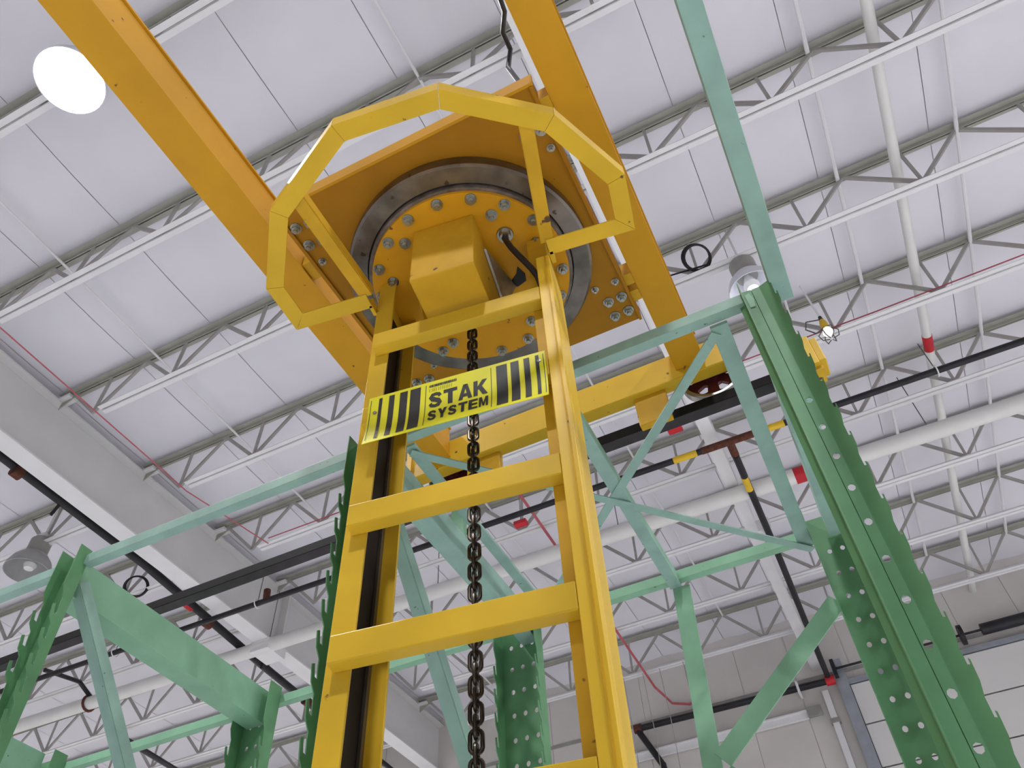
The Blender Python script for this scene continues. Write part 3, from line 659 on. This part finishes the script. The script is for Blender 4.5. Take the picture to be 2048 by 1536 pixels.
# the near right post: ribbed face, one row of large holes, toothed right edge
def near_post():
    rows = []; z = 1.317
    while z > -1.5: rows.append(z); z -= PT
    rows.reverse()
    mb = MB(); mb.perf(0.1155, 0.1365, -EYE, 1.765, [0.126], rows, 0.0078, 1.3995, 0.003, 0.0095)
    p = mb.build('post', 'green_post', rk)
    MB().slab([(0.088,1.397,-EYE),(0.1135,1.399,-EYE),(0.1155,1.4025,-EYE),(0.088,1.4025,-EYE)], (0,0,EYE+1.765)).build('rib_face', 'green_post', p)
    MB().slab([(0.085,1.362,-EYE),(0.088,1.362,-EYE),(0.088,1.4025,-EYE),(0.085,1.4025,-EYE)], (0,0,EYE+1.765)).build('side_flange', 'green_post', p)
    MB().slab([(0.071,1.405,-EYE),(0.085,1.3995,-EYE),(0.085,1.4025,-EYE),(0.071,1.408,-EYE)], (0,0,EYE+1.72)).build('back_lip', 'green_post', p)
    pts = [(0.1385,-EYE+0.003)]; z = -EYE+0.003; e = []
    while z < 1.70:
        e += [(0.166,z+0.004),(0.171,z+0.03),(0.1725,z+0.066),(0.170,z+0.069),(0.1695,z+0.058),(0.1655,z+0.060)]; z += PT
    ring = [(0.1385,-EYE+0.003)]+[(0.166,-EYE+0.003)]+e+[(0.168,1.765),(0.1385,1.765)]
    n = len(ring); yy = lambda x: 1.399-(x-0.1385)*0.35
    MB().add([(x,yy(x),z_) for x,z_ in ring]+[(x,yy(x)+0.003,z_) for x,z_ in ring], [tuple(range(n)), tuple(range(n,2*n))[::-1]]+[(i,n+i,n+(i+1)%n,(i+1)%n) for i in range(n)]).build('toothed_flange', 'green_post', p)
    MB().slab([(0.1365,1.4025,-EYE),(0.1365,1.3995,-EYE),(0.1385,1.399,-EYE),(0.1385,1.4025,-EYE)], (0,0,EYE+1.765)).build('rib_face', 'green_post', p)
    MB().slab([(0.095,1.395,1.69),(0.108,1.395,1.69),(0.112,1.395,1.72),(0.106,1.395,1.75),(0.094,1.395,1.745)], (0,0.003,0)).build('clip', 'green', p)
near_post()
def beam(name, x0, x1, y0, y1, z0, z1, m='teal', **k): return MB().box(x0,x1,y0,y1,z0,z1).build(name, m, rk, bev=0.0015, **k)
beam('top_beam', -4.2,-2.283,1.390,1.421,1.714,1.752); beam('top_beam', -2.197,-1.128,1.390,1.421,1.714,1.752); beam('top_beam', -1.042,0.085,1.390,1.421,1.714,1.752)
for a, b_ in ((-4.2,-3.476),(-3.474,-2.281),(-2.279,-1.084),(-1.082,0.15)): beam('top_beam', a, b_, 2.471,2.503,1.712,1.750,'green')
beam('tie_beam', -2.340,-2.250,1.408,2.466,1.632,1.768,'green'); beam('tie_beam', -1.076,-1.012,1.425,2.466,1.632,1.722); beam('tie_beam', 0.085,0.165,1.410,2.39,1.640,1.755); beam('tie_beam', -3.53,-3.44,1.41,2.39,1.632,1.768,'green')
beam('tie_bar', -0.968,-0.932,1.422,2.50,1.700,1.712); beam('tie_bar', -0.495,-0.452,1.422,2.50,1.698,1.712); beam('tie_bar', -0.020,0.028,1.422,2.50,1.700,1.712)
MB().box(-0.455,-0.452,1.422,2.50,1.712,1.738).build('tie_bar_leg', 'green', rk)
MB().bar((-0.01,1.44,1.697),(-1.06,2.50,1.697),0.030,0.004).build('diagonal_brace', 'teal', rk); MB().bar((-0.955,1.44,1.692),(0.02,2.51,1.692),0.028,0.004).build('diagonal_brace', 'teal', rk)
beam('aisle_tie', 0.163,0.213,-2.2,1.465,1.750,1.790)
for (a, b_) in (((0.03,2.50,1.475),(-0.455,2.50,1.075)), ((-0.455,2.503,1.70),(-0.50,2.503,0.9)), ((-0.455,2.50,1.03),(0.03,2.50,0.60))):
    MB().bar(a, b_, 0.062, 0.006, up=(0,1,0)).build('diagonal_brace', 'green', rk)
def angle_brace(x, a, b_, wd=0.042):
    mb = MB(); a = Vector((x,)+a); b_ = Vector((x,)+b_); mb.bar(a, b_, wd, 0.005, up=(1,0,0)); t = (b_-a).normalized(); n_ = t.cross(Vector((1,0,0))).normalized()
    o = n_*(wd/2); o = o if o.y < 0 else -o
    mb.bar(a+o+Vector((-0.02,0,0)), b_+o+Vector((-0.02,0,0)), 0.005, 0.04, up=(1,0,0)); mb.build('diagonal_brace', 'teal', rk)
angle_brace(-2.225,(1.44,1.68),(1.98,1.085)); angle_brace(-1.040,(1.44,1.64),(2.02,1.00)); angle_brace(-2.225,(1.98,1.05),(1.44,0.45)); angle_brace(-1.040,(2.02,0.96),(1.44,0.35))
for x in (-1.045,0.125):
    MB().box(x-0.02,x+0.02,ry0+0.003,ry1-0.003,1.722 if x > -2 else 1.768,rz0).build('rail_support', 'green', rk)

# thin wires hanging in front of the back wall
for x in (-3.72,-3.36,-3.05,-2.62):
    yj = J0+PITCH*8
    tag(MB().tube([(x,yj-0.03,ZB),(x+0.03,yj-0.03,6.2),(x-0.01,yj-0.02,4.4)], 0.007, 6).build('hanging_wire', 'chord'), 'thin pale wire hanging from the last joist in front of the back wall', 'wire', 'wires hanging by the back wall')
